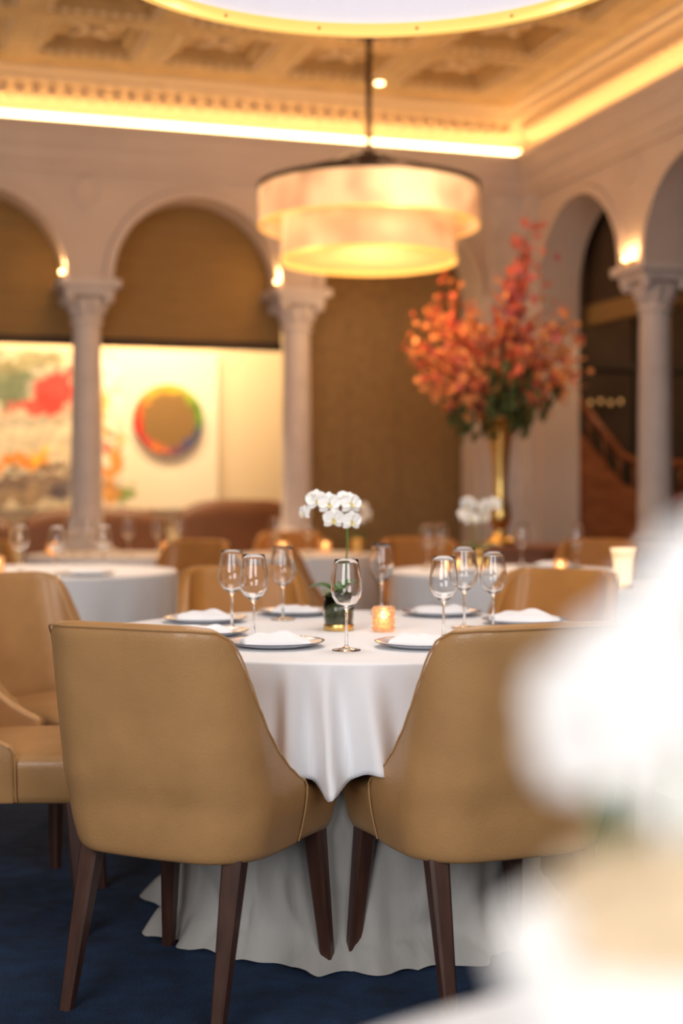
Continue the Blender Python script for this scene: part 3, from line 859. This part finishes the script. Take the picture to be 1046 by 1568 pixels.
for k in range(6):
    a=2*pi*k/6; P.append(tube([(.02*math.cos(a),.02*math.sin(a),3.14),(.20*math.cos(a),.20*math.sin(a),3.10),(.40*math.cos(a),.40*math.sin(a),3.02),(.655*math.cos(a),.655*math.sin(a),2.94)],.014,8))
P.append(lathe([(0,2.93),(.05,2.93),(.05,2.98),(.02,3.0),(.02,3.10),(.045,3.11),(.045,3.16),(.02,3.19),(.0,3.19)],24))
P.append(lathe([(0,3.80),(.02,3.80),(.03,3.84),(.08,3.85),(.085,3.875),(0,3.875)],24))
g=join(P); mk('frame',g[0],g[1],M['bronze'],parent=e)
def light(kind,name,loc,en,col,size=.1,rot=None,sizey=None,parent=None,spot=None,target=None):
    l=bpy.data.lights.new(name,kind); l.energy=en;l.color=col
    if kind=='AREA':
        l.size=size
        if sizey: l.shape='RECTANGLE'; l.size_y=sizey
    else: l.shadow_soft_size=size
    if spot: l.spot_size=spot; l.spot_blend=.8
    o=bpy.data.objects.new(name,l); COL.objects.link(o); o.location=loc
    if target is not None:
        d=Vector(target)-Vector(loc); o.rotation_euler=d.to_track_quat('-Z','Y').to_euler()
    if parent:o.parent=parent
    return o
WARM=(1,.60,.30)
light('POINT','chandelier_bulb',(0,0,3.3),10,WARM,.2,parent=e)
light('POINT','chandelier_downlight',(0,0,2.25),20,WARM,.25,parent=e)
e=empty('drum_chandelier',(.086,3.70,0))
drum(.81,2.60,2.95,M['whitesilk'],'shade',e,pleat=40)
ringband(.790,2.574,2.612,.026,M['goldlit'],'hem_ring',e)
ringband(.795,2.945,2.97,.022,M['bronze'],'top_ring',e)
P=[]
for k in range(16):
    a=2*pi*k/16+.2; P.append(xf(lathe([(0,0),(.006,0),(.005,.004),(0,.005)],10),Matrix.Translation((.789*math.cos(a),.789*math.sin(a),2.592))@Matrix.Rotation(a,4,'Z')@Matrix.Rotation(-pi/2,4,'Y')))
g=join(P); mk('rim_studs',g[0],g[1],M['gold'],parent=e)
g=lathe([(0,2.86),(.80,2.86)],64); mk('diffuser',g[0],g[1],M['whitesilk'],parent=e,smooth=False)
P=[tube([(0,0,2.95),(0,0,3.5),(0,0,3.86)],.014,12),lathe([(0,3.80),(.02,3.80),(.03,3.84),(.08,3.85),(.085,3.875),(0,3.875)],24)]
for k in range(6):
    a=2*pi*k/6+.3; P.append(tube([(0,0,3.12),(.3*math.cos(a),.3*math.sin(a),3.06),(.80*math.cos(a),.80*math.sin(a),2.96)],.0075,8))
for k in range(3):
    a=pi*k/3; P.append(tube([(.80*math.cos(a),.80*math.sin(a),2.955),(-.80*math.cos(a),-.80*math.sin(a),2.955)],.008,8))
g=join(P); mk('frame',g[0],g[1],M['bronze'],parent=e)
light('AREA','chandelier_downlight',(0,0,2.60),25,(1,.90,.82),1.1,parent=e)
e=empty('recessed_downlight',(.255,9.55,3.868))
g=lathe([(0,0),(.018,0),(.026,-.004),(.03,.002)],20); mk('lens',g[0],g[1],M['bulb'],parent=e)

# ------------------------------------------------------------ lights
def lb(x,y,z): return B@Vector((x,y,z))
light('AREA','alcove_art_light',lb(-2.2,1.1,3.3),84,(1,.73,.44),1.0,target=lb(-2.2,1.95,1.3),sizey=.3)
light('AREA','alcove_art_light_left',lb(-3.6,1.1,3.3),56,(1,.74,.46),1.0,target=lb(-3.6,1.95,1.4),sizey=.3)
light('POINT','wall_fill_left',lb(-2.7,-1.6,2.5),15,(1,.68,.43),.3)  # unseen warm fill added to warm the background walls
light('POINT','wall_fill_far_left',lb(-4.6,-1.6,2.5),14,(1,.68,.43),.3)  # second added wall fill further left, no fixture
light('SPOT','table_fill_left',(-1.4,6.7,3.7),260,(1,.84,.70),.06,spot=.55,target=(-1.4,6.8,.75))  # added fill to brighten the left background cloth, no visible fixture
light('SPOT','table_fill_right',(.8,6.7,3.7),220,(1,.82,.66),.06,spot=.50,target=(.8,6.8,.75))  # same kind of added fill for the right background table
light('POINT','panel_fill',lb(-1.10,-.3,2.3),9,(1,.62,.30),.2)  # added fill that gives the grasscloth panels their warm falloff
light('POINT','flower_fill',(.5,7.5,2.9),24,(1,.70,.46),.15)  # unseen fill that brightens the blossoms
light('POINT','side_room_fill',lb(1.2,-.9,2.6),34,(1,.6,.3),.15)  # fill added to lift the dim side room
light('AREA','camera_fill_left',(-2.2,-1.6,2.1),138,(.98,.98,1.0),2.4,target=(0,3.6,.6))  # unseen area fill behind the camera for the front chairs and table
light('AREA','camera_fill_right',(1.6,-1.2,2.3),66,(.98,.98,1.0),1.8,target=(.2,3.2,.5))  # companion fill on the camera's right, also unseen
light('AREA','near_table_fill',(1.0,-1.0,2.3),8,(1,.98,.96),1.2,target=(.4,.7,.85))  # extra fill added over the near tablecloth
w=bpy.data.worlds.new('world'); S.world=w; w.use_nodes=True
bg=w.node_tree.nodes['Background']; bg.inputs[0].default_value=(1,.83,.70,1); bg.inputs[1].default_value=.16
